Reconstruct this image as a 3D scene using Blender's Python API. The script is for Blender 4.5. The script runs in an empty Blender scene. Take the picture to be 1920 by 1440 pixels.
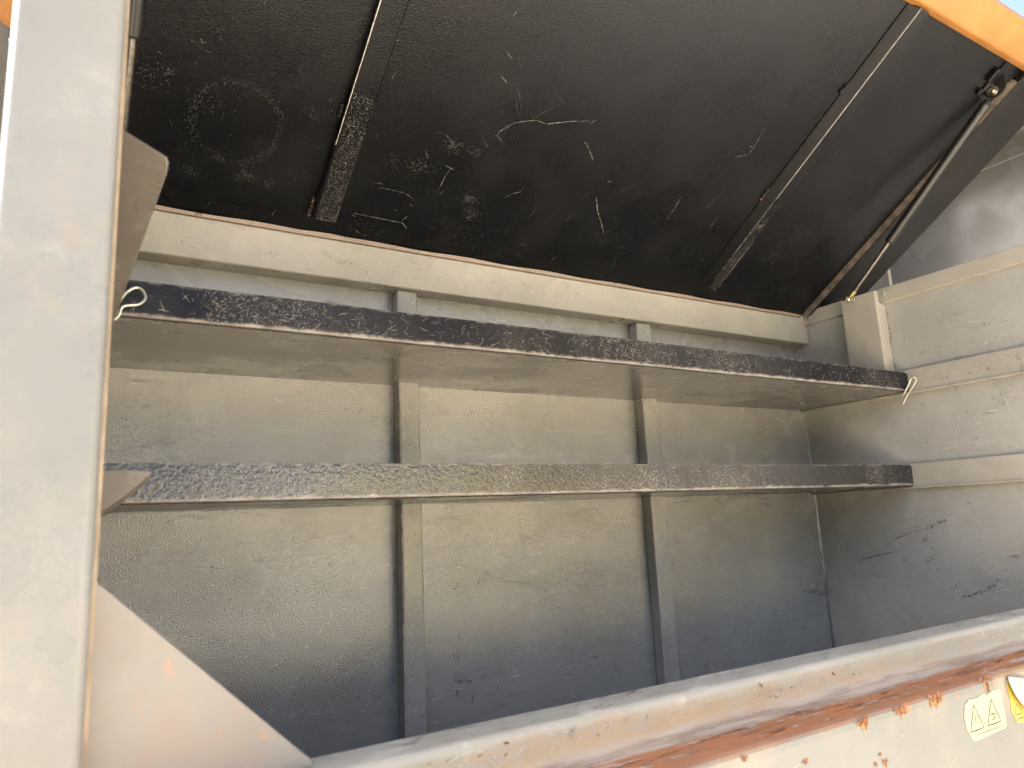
import bpy, bmesh, math, random, json
from mathutils import Vector, Matrix
from math import radians, sin, cos, pi

# ------------------------------------------------------------------ camera, sky, sun
sc = bpy.context.scene
C = bpy.data.collections.new("scene"); sc.collection.children.link(C)
cam = bpy.data.cameras.new("camera"); co = bpy.data.objects.new("camera", cam); C.objects.link(co)
cr = Vector((0.8488349143, -0.5265325183, -0.0473581609))
cu = Vector((-0.0594690725, -0.1841153221, 0.9811039586))
cf = Vector((0.5253025011, 0.8299789487, 0.1875959141))
co.matrix_world = Matrix(((cr.x, cu.x, -cf.x, -1.76028), (cr.y, cu.y, -cf.y, -1.27068), (cr.z, cu.z, -cf.z, -0.09326), (0, 0, 0, 1)))
cam.sensor_width = 36.0; cam.lens = 36.0 * 1369.63 / 1920.0
cam.clip_start = 0.02; cam.clip_end = 500
cam.dof.use_dof = True; cam.dof.focus_distance = 1.35; cam.dof.aperture_fstop = 5.6
sc.camera = co

SUN_EL, SUN_AZ = radians(50), radians(-66)       # azimuth measured from +Y towards +X
w = bpy.data.worlds.new("World"); sc.world = w; w.use_nodes = True
nt = w.node_tree; nt.nodes.clear()
sky = nt.nodes.new("ShaderNodeTexSky"); sky.sky_type = 'NISHITA'; sky.sun_disc = False
sky.sun_elevation = SUN_EL; sky.sun_rotation = SUN_AZ; sky.air_density = 1.0; sky.dust_density = 7.0; sky.ozone_density = .6
bgn = nt.nodes.new("ShaderNodeBackground"); bgn.inputs[1].default_value = 0.09
on = nt.nodes.new("ShaderNodeOutputWorld")
nt.links.new(sky.outputs[0], bgn.inputs[0]); nt.links.new(bgn.outputs[0], on.inputs[0])
sd = bpy.data.lights.new("sun", 'SUN'); sd.energy = 5.0; sd.angle = radians(0.53); sd.color = (1.0, 0.94, 0.86)
so = bpy.data.objects.new("sun", sd); C.objects.link(so)
sv = Vector((sin(SUN_AZ) * cos(SUN_EL), cos(SUN_AZ) * cos(SUN_EL), sin(SUN_EL)))
so.rotation_euler = sv.to_track_quat('Z', 'Y').to_euler()
so.location = (-6, 0, 6)
sc.view_settings.view_transform = 'Standard'; sc.view_settings.look = 'None'
sc.view_settings.exposure = 2.7; sc.view_settings.gamma = 1
sc.cycles.max_bounces = 10; sc.cycles.diffuse_bounces = 6; sc.cycles.glossy_bounces = 5
sc.cycles.caustics_reflective = False; sc.cycles.caustics_refractive = False
sc.cycles.use_denoising = True
sc.cycles.sample_clamp_indirect = 8

B = json.loads(r'''{"lid_marks":[[1.1,[[-1.6341,0.2848],[-1.6236,0.2796],[-1.6139,0.2756],[-1.606,0.2748]]],[1.2,[[-1.6211,0.2859],[-1.6151,0.2878]]],[1.2,[[-1.5323,0.3583],[-1.5337,0.3548]]],[2,[[-1.1318,0.2657],[-1.1314,0.2764],[-1.1213,0.2897],[-1.1104,0.301],[-1.0922,0.3092],[-1.0735,0.3165]]],[2.6,[[-1.0735,0.3165],[-1.0501,0.3155],[-1.0309,0.323],[-1.0116,0.3305],[-0.9966,0.3357]]],[1.6,[[-0.9961,0.3347],[-0.9712,0.3437]]],[2.4,[[-0.9678,0.3382],[-0.9592,0.3482]]],[0.8,[[-1.0799,0.3179],[-1.0585,0.3415],[-1.0436,0.3561],[-1.0362,0.3633]]],[1,[[-1.0589,0.369],[-1.0412,0.3619]]],[2,[[-1.1796,0.4098],[-1.1722,0.4048],[-1.1649,0.4024]]],[2,[[-1.172,0.3705],[-1.1625,0.3658],[-1.1555,0.3622]]],[0.6,[[-1.1352,0.3595],[-1.1285,0.3417],[-1.1146,0.3205],[-1.09,0.2982]]],[0.6,[[-1.1324,0.3603],[-1.1187,0.3396],[-1.1046,0.3182]]],[2.5,[[-1.1311,0.2712],[-1.1155,0.2593]]],[2.6,[[-0.9584,0.3042],[-0.946,0.2962],[-0.9304,0.2829],[-0.9198,0.274]]],[2.6,[[-0.8667,0.2007],[-0.8466,0.1728],[-0.8182,0.1452],[-0.7992,0.1243]]],[1.5,[[-1.0621,0.1554],[-1.0497,0.1668],[-1.0352,0.1739],[-1.0331,0.1865]]],[1.2,[[-1.3017,0.1202],[-1.2839,0.1211],[-1.253,0.1203],[-1.237,0.1137]]],[1.5,[[-1.3151,0.1247],[-1.302,0.1301],[-1.295,0.124]]],[1.5,[[-1.1995,0.1329],[-1.1947,0.148],[-1.1933,0.1711],[-1.1905,0.1852]]],[1.6,[[-1.2015,0.1913],[-1.1837,0.1869]]],[2.6,[[-1.3294,0.0592],[-1.3041,0.0588],[-1.2732,0.0585],[-1.2361,0.058],[-1.225,0.0481]]],[1.2,[[-1.3193,0.0257],[-1.3069,0.0186],[-1.2929,0.0166]]],[1.6,[[-1.277,0.0224],[-1.2678,0.033]]],[2,[[-1.1138,0.0881],[-1.1124,0.101]]],[0.7,[[-0.9886,0.1192],[-0.9844,0.1546],[-0.9855,0.1732]]],[0.7,[[-0.9437,0.1315],[-0.9342,0.166]]],[0.7,[[-0.905,0.1333],[-0.8947,0.162]]],[1.2,[[-0.9823,0.0563],[-0.9725,0.0625],[-0.9603,0.0566]]],[1.6,[[-0.6661,0.1892],[-0.6657,0.2201],[-0.6679,0.2496]]],[1.3,[[-0.6031,0.3609],[-0.5747,0.3747],[-0.5714,0.3907],[-0.5768,0.4178],[-0.5801,0.4353]]],[0.9,[[-0.6088,0.3077],[-0.6087,0.3208]]],[1.6,[[-0.5367,0.1908],[-0.5409,0.2266]]],[1,[[-1.2412,0.2467],[-1.2268,0.2485],[-1.2111,0.2403],[-1.2013,0.2292]]],[1.4,[[-1.1541,0.2577],[-1.1394,0.2444]]],[2.2,[[-1.374,0.3914],[-1.3674,0.392],[-1.3594,0.3938],[-1.3561,0.394]]],[2.4,[[-1.3695,0.3731],[-1.361,0.3734],[-1.3536,0.3723]]],[1.1,[[-1.3945,0.2159],[-1.3834,0.2295],[-1.3714,0.2434],[-1.357,0.2607]]],[0.8,[[-0.8984,0.1909],[-0.8867,0.2114]]],[0.8,[[-0.8219,0.2215],[-0.8065,0.2406]]],[1.4,[[-0.4015,0.3157],[-0.3986,0.2977]]],[1.1,[[-0.4834,0.345],[-0.4789,0.3623]]],[0.8,[[-0.5705,0.3103],[-0.5778,0.2609],[-0.5862,0.2309]]]],"lid_ring":[[-1.5525,0.1773],[-1.4878,0.195],[-1.5408,0.1138]],"lid_clusters":[[[-1.6754,0.2169],0.03,70],[[-1.6533,0.2331],0.012,40],[[-1.5938,0.1943],0.025,60],[[-1.5239,0.09],0.02,170],[[-1.4844,0.0841],0.012,50],[[-1.128,0.1342],0.022,200],[[-1.2013,0.2292],0.02,120],[[-1.2441,0.1806],0.03,120],[[-1.6069,0.0796],0.018,70],[[-1.4421,0.11],0.02,50],[[-1.1106,0.1075],0.02,120],[[-1.2982,0.1776],0.02,50],[[-0.9015,0.1735],0.05,120],[[-0.8002,0.1212],0.05,160],[[-0.5387,0.1296],0.05,150],[[-1.1588,0.2295],0.02,50],[[-1.4443,0.223],0.02,50],[[-1.3084,0.0401],0.05,160],[[-1.1174,0.0555],0.06,150],[[-0.2609,0.233],0.05,200],[[-0.2158,0.3058],0.05,160],[[-0.2903,0.1617],0.05,220]],"back_dark":[[2.2,[[-1.0932,-0.191],[-1.1089,-0.2161]]],[2.5,[[-1.111,-0.212],[-1.0911,-0.2254]]],[2,[[-1.0956,-0.2829],[-1.1008,-0.3014]]],[3,[[-1.1005,-0.3222],[-1.1036,-0.3435]]],[2,[[-1.1075,-0.3588],[-1.1057,-0.3703]]],[2,[[-1.1146,-0.3736],[-1.0904,-0.3772]]],[2.6,[[-1.0904,-0.3772],[-1.0701,-0.3783]]],[1.6,[[-1.1049,-0.3788],[-1.1069,-0.4034]]],[2.2,[[-1.0993,-0.434],[-1.1021,-0.45]]],[1.4,[[-1.0731,-0.3966],[-1.0787,-0.4218]]],[2.6,[[-1.0512,-0.1863],[-1.0545,-0.207]]],[2,[[-1.0512,-0.1863],[-1.0286,-0.186]]],[0.9,[[-1.0448,-0.2008],[-0.9906,-0.2041],[-0.9535,-0.2092],[-0.9246,-0.2177]]],[1,[[-0.9246,-0.2177],[-0.8905,-0.2332],[-0.872,-0.2537]]],[2.5,[[-1.0365,-0.2758],[-1.0315,-0.2959]]],[2.2,[[-0.872,-0.398],[-0.8599,-0.3957],[-0.8389,-0.4007]]],[3,[[-0.7345,-0.3879],[-0.7303,-0.4044],[-0.7197,-0.4155]]],[1.4,[[-0.811,-0.2228],[-0.8171,-0.2299]]],[1.4,[[-0.7997,-0.3719],[-0.7717,-0.3724]]],[1.8,[[-1.11,-0.2765],[-1.1127,-0.2886]]],[2,[[-1.3125,-0.4008],[-1.3153,-0.4112]]],[1.8,[[-1.2913,-0.3382],[-1.2845,-0.3339]]],[1.6,[[-1.1892,-0.3681],[-1.1786,-0.3633]]],[2,[[-1.2392,-0.2668],[-1.2371,-0.2598]]],[1.6,[[-0.0828,-0.2429],[-0.0768,-0.223]]],[2.6,[[-0.1222,-0.2575],[-0.0999,-0.2753]]],[2,[[-0.1261,-0.3915],[-0.0992,-0.384]]],[2.6,[[-0.3937,-0.3915],[-0.3795,-0.3812],[-0.3624,-0.365]]],[1.8,[[-0.3174,-0.3639],[-0.2967,-0.3538]]],[1.6,[[-0.4847,-0.377],[-0.4587,-0.3755]]],[1.8,[[-0.4704,-0.423],[-0.4584,-0.4362]]],[1.4,[[-0.4982,-0.3111],[-0.4767,-0.3168]]],[2,[[-0.1518,-0.3602],[-0.1326,-0.37]]],[1.4,[[-0.2093,-0.3375],[-0.2214,-0.3491]]]],"back_light":[[1.6,[[-1.0209,-0.1275],[-1.0189,-0.1358],[-1.0231,-0.1458]]],[1.4,[[-0.9085,0.0984],[-0.8744,0.0982],[-0.8254,0.0971]]],[1.6,[[-0.8226,0.0972],[-0.7673,0.0974],[-0.6961,0.098]]],[2.2,[[-1.0313,0.0951],[-1.0051,0.1188],[-0.982,0.1475]]],[1,[[-1.1476,-0.2108],[-1.086,-0.2112]]],[0.8,[[-1.0983,-0.2345],[-1.0462,-0.2315]]],[0.8,[[-0.8292,-0.3127],[-0.8222,-0.345],[-0.8416,-0.3839]]],[0.9,[[-0.805,-0.3524],[-0.7759,-0.34]]],[1,[[-0.9969,-0.2521],[-1.0034,-0.2132]]],[0.9,[[-0.8305,-0.2416],[-0.8321,-0.2275]]],[1.2,[[-0.7362,-0.2189],[-0.7199,-0.2034]]],[1.4,[[-0.8522,-0.4333],[-0.8398,-0.4454]]],[1,[[-1.0315,-0.4153],[-1.0194,-0.4076]]],[1,[[-0.9251,0.1557],[-0.9328,0.1383],[-0.9231,0.1217]]],[0.8,[[-1.0595,0.1516],[-0.9843,0.1529]]],[1.8,[[-0.1662,0.1296],[-0.164,0.1055]]],[1.2,[[-0.1471,0.1416],[-0.1482,0.123]]],[1,[[-0.4197,0.1379],[-0.442,0.0794]]],[1.2,[[-0.9249,0.3867],[-0.8902,0.3863]]],[1.4,[[-0.9882,0.3295],[-0.9553,0.3284]]]],"right_dark":[[1.3,[[-0.1817,-0.1891],[-0.2115,-0.1738],[-0.2537,-0.1591],[-0.2869,-0.1522]]],[2.6,[[-0.2869,-0.1522],[-0.3203,-0.1381],[-0.346,-0.1291]]],[1.4,[[-0.1118,-0.2263],[-0.1642,-0.2125],[-0.2068,-0.2044]]],[2.4,[[-0.2782,-0.1843],[-0.2884,-0.167]]],[2.6,[[-0.2381,-0.218],[-0.2313,-0.2369]]],[2.8,[[-0.2797,-0.2237],[-0.2957,-0.2173]]],[3.2,[[-0.3242,-0.292],[-0.3404,-0.2795],[-0.3521,-0.279]]],[2.4,[[-0.3418,-0.3075],[-0.3784,-0.2939],[-0.4137,-0.2808],[-0.4364,-0.2607]]],[2,[[-0.2325,-0.2805],[-0.2279,-0.293]]],[1.6,[[-0.0786,-0.32],[-0.0858,-0.3117]]],[1.4,[[-0.0914,-0.2638],[-0.09,-0.2533]]],[1.6,[[-0.4513,-0.2143],[-0.4779,-0.2117]]],[2,[[-0.384,0.2725],[-0.3956,0.2672]]],[1.2,[[-0.454,0.0984],[-0.4796,0.0981]]]],"right_light":[[1.8,[[-0.4837,0.2503],[-0.4881,0.2567],[-0.4955,0.2611]]],[1.6,[[-0.4765,0.2335],[-0.481,0.2399]]],[1.8,[[-0.3642,0.2418],[-0.3693,0.242]]],[1,[[-0.4156,0.3165],[-0.4623,0.3107],[-0.5066,0.3027]]],[0.8,[[-0.4228,0.2851],[-0.4702,0.2872],[-0.5366,0.285]]],[2.2,[[-0.4032,0.0987],[-0.3986,0.077]]],[2.4,[[-0.3889,0.061],[-0.3981,0.0586]]],[1.2,[[-0.3525,0.0292],[-0.3954,0.0343],[-0.4419,0.0362],[-0.4694,0.0341]]],[1.2,[[-0.4255,0.077],[-0.4602,0.0806]]],[1.4,[[-0.4465,0.1008],[-0.4911,0.1023]]],[1.2,[[-0.1747,-0.1891],[-0.1684,-0.2125]]],[1,[[-0.3471,-0.1988],[-0.3607,-0.1869]]],[1,[[-0.4008,-0.152],[-0.4177,-0.1871]]],[1.4,[[-0.4058,-0.1345],[-0.4139,-0.1406]]],[1,[[-0.1855,-0.3453],[-0.2478,-0.3651]]],[0.9,[[-0.2172,-0.3122],[-0.2551,-0.3585]]],[0.8,[[-0.3028,-0.2112],[-0.3226,-0.241]]],[0.9,[[-0.2076,-0.2878],[-0.1746,-0.3272]]],[0.8,[[-0.4521,-0.1758],[-0.4843,-0.2039]]],[1,[[-0.0839,0.3849],[-0.0994,0.378]]]],"st1":[[-0.7172,-0.3581],[-0.7046,-0.3528],[-0.6829,-0.3542],[-0.676,-0.3518],[-0.6657,-0.3518],[-0.6581,-0.3542],[-0.6422,-0.3509],[-0.6242,-0.3515],[-0.6191,-0.3559],[-0.619,-0.3713],[-0.6191,-0.3999],[-0.6232,-0.4024],[-0.7049,-0.4043],[-0.7119,-0.4011],[-0.7209,-0.3861],[-0.7225,-0.3723]],"st1_lines":[[[-0.6962,-0.361],[-0.713,-0.3923],[-0.6787,-0.392],[-0.6962,-0.361]],[[-0.6496,-0.3604],[-0.6684,-0.3918],[-0.6326,-0.392],[-0.6496,-0.3604]],[[-0.706,-0.3983],[-0.6259,-0.3977]],[[-0.6712,-0.356],[-0.6748,-0.3892]],[[-0.6966,-0.3717],[-0.6966,-0.3845]],[[-0.6967,-0.3879],[-0.6968,-0.3893]],[[-0.6571,-0.3798],[-0.6474,-0.3791],[-0.644,-0.3815],[-0.6489,-0.3837]],[[-0.656,-0.386],[-0.6486,-0.3857],[-0.6493,-0.3836]],[[-0.6524,-0.3876],[-0.6523,-0.3886]]],"st2":[[-0.5983,-0.3434],[-0.6004,-0.3525],[-0.5981,-0.3685],[-0.6005,-0.3815],[-0.5966,-0.3894],[-0.5895,-0.4009],[-0.5856,-0.4026],[-0.5554,-0.4038],[-0.5352,-0.4038],[-0.5223,-0.376],[-0.5225,-0.3576]],"st2_lines":[[[-0.5843,-0.3769],[-0.5928,-0.3911],[-0.5701,-0.3912],[-0.5843,-0.3769]],[[-0.5904,-0.3971],[-0.5529,-0.3972]]],"flap":[[-0.5994,-0.337],[-0.5469,-0.3468],[-0.6011,-0.3514],[-0.5417,-0.3645],[-0.5925,-0.3714],[-0.544,-0.3833],[-0.5529,-0.3972],[-0.5326,-0.4032]],"rustspots":[[-0.9372,-0.3398],[-0.9062,-0.3896],[-0.7815,-0.3373],[-0.8602,-0.3393],[-0.6525,-0.3344],[-1.0491,-0.3616],[-1.1422,-0.3414]],"pinL":[[-1.7088,0.1805],[-1.7031,0.1935],[-1.6979,0.2017],[-1.6896,0.2078],[-1.6831,0.2062],[-1.6788,0.1983],[-1.6803,0.1914],[-1.6858,0.1857],[-1.6928,0.1834],[-1.6998,0.1816],[-1.7038,0.1786],[-1.7056,0.171],[-1.7082,0.1667],[-1.7154,0.1602],[-1.7169,0.1552],[-1.7161,0.1456]],"pinR":[[-0.2891,0.1618],[-0.2984,0.1645],[-0.3063,0.1729],[-0.3174,0.1883],[-0.326,0.2019],[-0.3318,0.204],[-0.3344,0.2003],[-0.3324,0.1942],[-0.3204,0.1791],[-0.3072,0.1641],[-0.2932,0.1447]],"barmark":[[-1.3997,0.0435],[-1.3577,0.0447]]}''')
RND = random.Random(7)

# ------------------------------------------------------------------ materials
class N:
    def __init__(s, name):
        s.m = bpy.data.materials.new(name); s.m.use_nodes = True; s.t = s.m.node_tree; s.t.nodes.clear()
        s.out = s.n("ShaderNodeOutputMaterial"); s.b = s.n("ShaderNodeBsdfPrincipled")
        s.l(s.b.outputs[0], s.out.inputs[0]); s.tc = s.n("ShaderNodeTexCoord").outputs['Object']
    def n(s, k): return s.t.nodes.new(k)
    def l(s, a, b): s.t.links.new(a, b)
    def put(s, v, i):
        if isinstance(v, (int, float)): i.default_value = v
        elif isinstance(v, tuple): i.default_value = v if len(v) == 4 or len(i.default_value) == 3 else (*v, 1)
        else: s.l(v, i)
    def noise(s, scale, stretch=(1, 1, 1), detail=4, rough=.55, off=0, rot=(0, 0, 0), dist=0):
        mp = s.n("ShaderNodeMapping"); mp.inputs['Scale'].default_value = stretch
        mp.inputs['Location'].default_value = (off, off * .7, off * 1.3); mp.inputs['Rotation'].default_value = rot
        s.l(s.tc, mp.inputs[0]); t = s.n("ShaderNodeTexNoise")
        t.inputs['Scale'].default_value = scale; t.inputs['Detail'].default_value = detail
        t.inputs['Roughness'].default_value = rough; t.inputs['Distortion'].default_value = dist
        s.l(mp.outputs[0], t.inputs['Vector']); return t.outputs[0]
    def ramp(s, v, a, b, lo=0.0, hi=1.0):
        r = s.n("ShaderNodeMapRange"); r.interpolation_type = 'SMOOTHSTEP'
        r.inputs[1].default_value = a; r.inputs[2].default_value = b; r.inputs[3].default_value = lo; r.inputs[4].default_value = hi
        s.l(v, r.inputs[0]); return r.outputs[0]
    def math(s, op, a, b=0.0):
        r = s.n("ShaderNodeMath"); r.operation = op; s.put(a, r.inputs[0]); s.put(b, r.inputs[1]); return r.outputs[0]
    def mix(s, f, a, b):
        r = s.n("ShaderNodeMix"); r.data_type = 'RGBA'; s.put(f, r.inputs[0]); s.put(a, r.inputs[6]); s.put(b, r.inputs[7]); return r.outputs[2]
    def scratch(s, scale, width, maskscale, m0, m1, off=0, stretch=(1, 1, 1)):
        mp = s.n("ShaderNodeMapping"); mp.inputs['Scale'].default_value = stretch; mp.inputs['Location'].default_value = (off, off, off)
        nz = s.n("ShaderNodeTexNoise"); nz.inputs['Scale'].default_value = scale * 1.3; nz.inputs['Detail'].default_value = 3
        s.l(s.tc, nz.inputs['Vector'])
        ad = s.n("ShaderNodeVectorMath"); ad.operation = 'MULTIPLY_ADD'
        s.l(nz.outputs[1], ad.inputs[0]); ad.inputs[1].default_value = (.7 / scale,) * 3; s.l(s.tc, ad.inputs[2])
        s.l(ad.outputs[0], mp.inputs[0])
        v = s.n("ShaderNodeTexVoronoi"); v.feature = 'DISTANCE_TO_EDGE'; v.inputs['Scale'].default_value = scale
        s.l(mp.outputs[0], v.inputs['Vector'])
        ln = s.ramp(v.outputs['Distance'], width * .4, width, 1, 0)
        mk = s.ramp(s.noise(maskscale, off=off + 5, detail=5), m0, m1)
        return s.math('MULTIPLY', ln, mk)
    def bump(s, h, strength, dist=.001, prev=None):
        b = s.n("ShaderNodeBump"); b.inputs['Strength'].default_value = strength; b.inputs['Distance'].default_value = dist
        s.l(h, b.inputs['Height'])
        if prev: s.l(prev, b.inputs['Normal'])
        return b.outputs[0]
    def world(s, off):
        a = s.n("ShaderNodeVectorMath"); a.operation = 'ADD'; s.l(s.tc, a.inputs[0]); a.inputs[1].default_value = off; return a.outputs[0]
    def peel(s, scale, strength, dist=.0013):
        h = s.noise(scale, detail=2, rough=.5); big = s.noise(9, detail=2, off=3)
        b1 = s.bump(big, .2, .004); return s.bump(h, strength, dist, b1)

def paint(name, col, rough=.36, peel=.5, pscale=260, dirt=.35, dirtcol=(.20, .165, .125), streak=(1, 1, 1),
          scuff=.35, chips=.2, light=(.56, .53, .48), dark=(.035, .035, .04), rust=0.0, spec=.5, coat=0.0):
    s = N(name)
    v = s.ramp(s.noise(3.5, detail=5), .3, .7, .86, 1.1)
    c = s.mix(1.0, (*col, 1), (*col, 1))
    m = s.n("ShaderNodeMix"); m.data_type = 'RGBA'; m.blend_type = 'MULTIPLY'; m.inputs[0].default_value = 1
    s.l(c, m.inputs[6]); cmb = s.n("ShaderNodeCombineColor"); [s.l(v, cmb.inputs[i]) for i in range(3)]
    s.l(cmb.outputs[0], m.inputs[7]); c = m.outputs[2]
    # dusty smears and streaks
    d1 = s.math('MULTIPLY', s.ramp(s.noise(5, detail=6, off=11), .38, .85), s.ramp(s.noise(40, streak, detail=5, off=2, dist=.4), .4, .7))
    c = s.mix(s.math('MULTIPLY', d1, dirt), c, (*dirtcol, 1))
    sm = s.math('MULTIPLY', s.ramp(s.noise(28, streak, detail=6, rough=.65, off=31), .58, .68), s.ramp(s.noise(4, detail=3, off=17), .48, .62))
    c = s.mix(s.math('MULTIPLY', sm, scuff), c, (*dark, 1))
    hz = s.math('MULTIPLY', s.ramp(s.noise(15, streak, detail=8, rough=.72, off=71), .52, .72), s.ramp(s.noise(3, detail=3, off=83), .42, .62))
    c = s.mix(s.math('MULTIPLY', hz, .22), c, (.56, .55, .52, 1))
    # fine pale scratches
    fl = s.ramp(s.noise(420, detail=2, off=7), .66, .72); fl = s.math('MULTIPLY', fl, s.ramp(s.noise(9, detail=6, rough=.7, off=23), .42, .85))
    sc_ = fl
    c = s.mix(s.math('MULTIPLY', sc_, chips), c, (*light, 1))
    if rust:
        rm = s.ramp(s.noise(14, detail=8, rough=.7, off=41), .66 - rust * .2, .74 - rust * .18)
        c = s.mix(rm, c, s.mix(s.ramp(s.noise(60, detail=4), .4, .6), (.30, .09, .025, 1), (.12, .035, .015, 1)))
    s.l(c, s.b.inputs['Base Color'])
    r = s.ramp(s.noise(6, detail=5, off=4), .38, .64, rough * .62, rough * 1.4)
    r = s.math('ADD', r, s.math('MULTIPLY', d1, .25)); s.l(r, s.b.inputs['Roughness'])
    s.b.inputs['Specular IOR Level'].default_value = spec
    s.b.inputs['Coat Weight'].default_value = coat; s.b.inputs['Coat Roughness'].default_value = .18
    s.l(s.peel(pscale, peel), s.b.inputs['Normal'])
    if coat: s.l(s.peel(pscale, peel * .6), s.b.inputs['Coat Normal'])
    return s.m

def flat(name, col, rough=.5, metal=0.0, var=.15, vs=40, bump=.0):
    s = N(name); v = s.ramp(s.noise(vs, detail=4), .3, .7)
    s.l(s.mix(v, tuple(x * (1 - var) for x in col) + (1,), tuple(min(1, x * (1 + var)) for x in col) + (1,)), s.b.inputs['Base Color'])
    s.b.inputs['Roughness'].default_value = rough; s.b.inputs['Metallic'].default_value = metal
    if bump: s.l(s.bump(s.noise(vs * 4), bump, .001), s.b.inputs['Normal'])
    return s.m

GREY = (.315, .303, .272)
M = {}
M['wall'] = paint('grey_gloss_paint', GREY, rough=.24, spec=1.0, peel=.7, pscale=430, streak=(.25, 1, 1.4), scuff=.75, chips=.4, coat=.55, dirt=.6, dirtcol=(.16, .14, .12))
M['side'] = paint('grey_side_paint', (.42, .405, .365), rough=.32, spec=.7, peel=.35, pscale=260, streak=(1, .25, 1.4), scuff=.4, chips=.4)
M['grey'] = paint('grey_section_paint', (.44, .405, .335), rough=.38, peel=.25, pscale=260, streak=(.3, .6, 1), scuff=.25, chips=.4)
M['rib'] = paint('grey_rib_paint', (.36, .345, .305), rough=.34, peel=.3, pscale=260, streak=(.6, .6, .3), scuff=.5, chips=.45, dirt=.5)
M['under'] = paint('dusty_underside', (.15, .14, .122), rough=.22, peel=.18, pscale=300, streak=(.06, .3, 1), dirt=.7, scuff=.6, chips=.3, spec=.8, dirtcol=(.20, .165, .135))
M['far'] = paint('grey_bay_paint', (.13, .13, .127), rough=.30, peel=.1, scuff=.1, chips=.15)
M['post'] = paint('grey_post_paint', (.205, .211, .21), rough=.42, peel=.25, pscale=200, scuff=.08, chips=.06, dirt=.4, dirtcol=(.36, .26, .19), light=(.7, .66, .6))
M['plate'] = paint('brownish_grey_plate', (.115, .10, .085), rough=.40, peel=.2, scuff=.1, chips=.3)

# black lid paint
def blackpaint(name, rough=.42, col=(.0036, .0038, .0045), dust=.5, peel=.8):
    s = N(name)
    c = s.mix(s.ramp(s.noise(2.6, detail=5), .35, .7), (*col, 1), (.0045, .0047, .0052, 1))
    du = s.math('MULTIPLY', s.ramp(s.noise(7, detail=5, rough=.55, off=3), .38, .95), dust)
    c = s.mix(s.math('MULTIPLY', du, .035), c, (.17, .16, .15, 1))
    sp = s.math('MULTIPLY', s.ramp(s.noise(520, detail=1, off=8), .70, .75), s.ramp(s.noise(9, detail=4, off=13), .40, .70))
    a = s.scratch(11, .006, 6, .54, .60, off=2); b = s.scratch(24, .010, 9, .58, .66, off=12, stretch=(1, .6, 1))
    c = s.mix(s.math('MULTIPLY', sp, .3 * dust), c, (.42, .38, .33, 1))
    s.l(c, s.b.inputs['Base Color'])
    s.b.inputs['Specular IOR Level'].default_value = .31
    s.l(s.math('ADD', s.ramp(s.noise(5, detail=5), .3, .7, rough * .85, rough * 1.15), s.math('MULTIPLY', du, .25)), s.b.inputs['Roughness'])
    s.l(s.peel(420, peel, .0006), s.b.inputs['Normal'])
    return s.m
M['black'] = blackpaint('black_textured_paint', rough=.27, peel=1.0)
M['black_dusty'] = blackpaint('black_dusty_paint', rough=.5, col=(.011, .010, .0095), dust=2.2, peel=.4)
M['strut'] = flat('black_strut_enamel', (.010, .0095, .009), .34, 0, .25, 60, .1)
M['chrome'] = flat('dull_steel_rod', (.16, .145, .125), .34, .9, .25, 120, .1)
M['zinc'] = flat('zinc_steel', (.62, .58, .46), .26, 1.0, .15, 90, .2)
M['brass'] = flat('yellow_zinc_fitting', (.55, .43, .20), .32, .9, .2, 90)
M['wire'] = flat('pale_zinc_wire', (.60, .58, .48), .34, .75, .1, 200)
M['scr_light'] = flat('pale_scratch_and_glint', (.58, .46, .41), .6, 0, .25, 90)
M['scr_black'] = flat('scratch_on_black', (.125, .115, .10), .7, 0, .5, 120)
M['speck'] = flat('dust_speck', (.06, .056, .051), .8, 0, .5, 120)
M['speck2'] = flat('scratch_on_lip', (.26, .24, .21), .6, 0, .4, 120)
M['scr_dark'] = flat('dark_scuff', (.035, .037, .043), .6, 0, .3, 90)
M['scr_dim'] = flat('dim_scratch_grey', (.56, .53, .48), .5, 0, .25, 90)
M['yellowmark'] = flat('ochre_paint_mark', (.50, .33, .10), .7, 0, .3, 90)
M['rust'] = flat('rust_brown', (.22, .085, .03), .85, 0, .5, 160, .5)
M['weld'] = paint('weld_bead_paint', (.40, .375, .33), rough=.28, peel=.6, pscale=500, chips=.5, light=(.8, .78, .72))
M['orange'] = flat('orange_paint', (.40, .175, .045), .42, 0, .12, 14)

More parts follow.
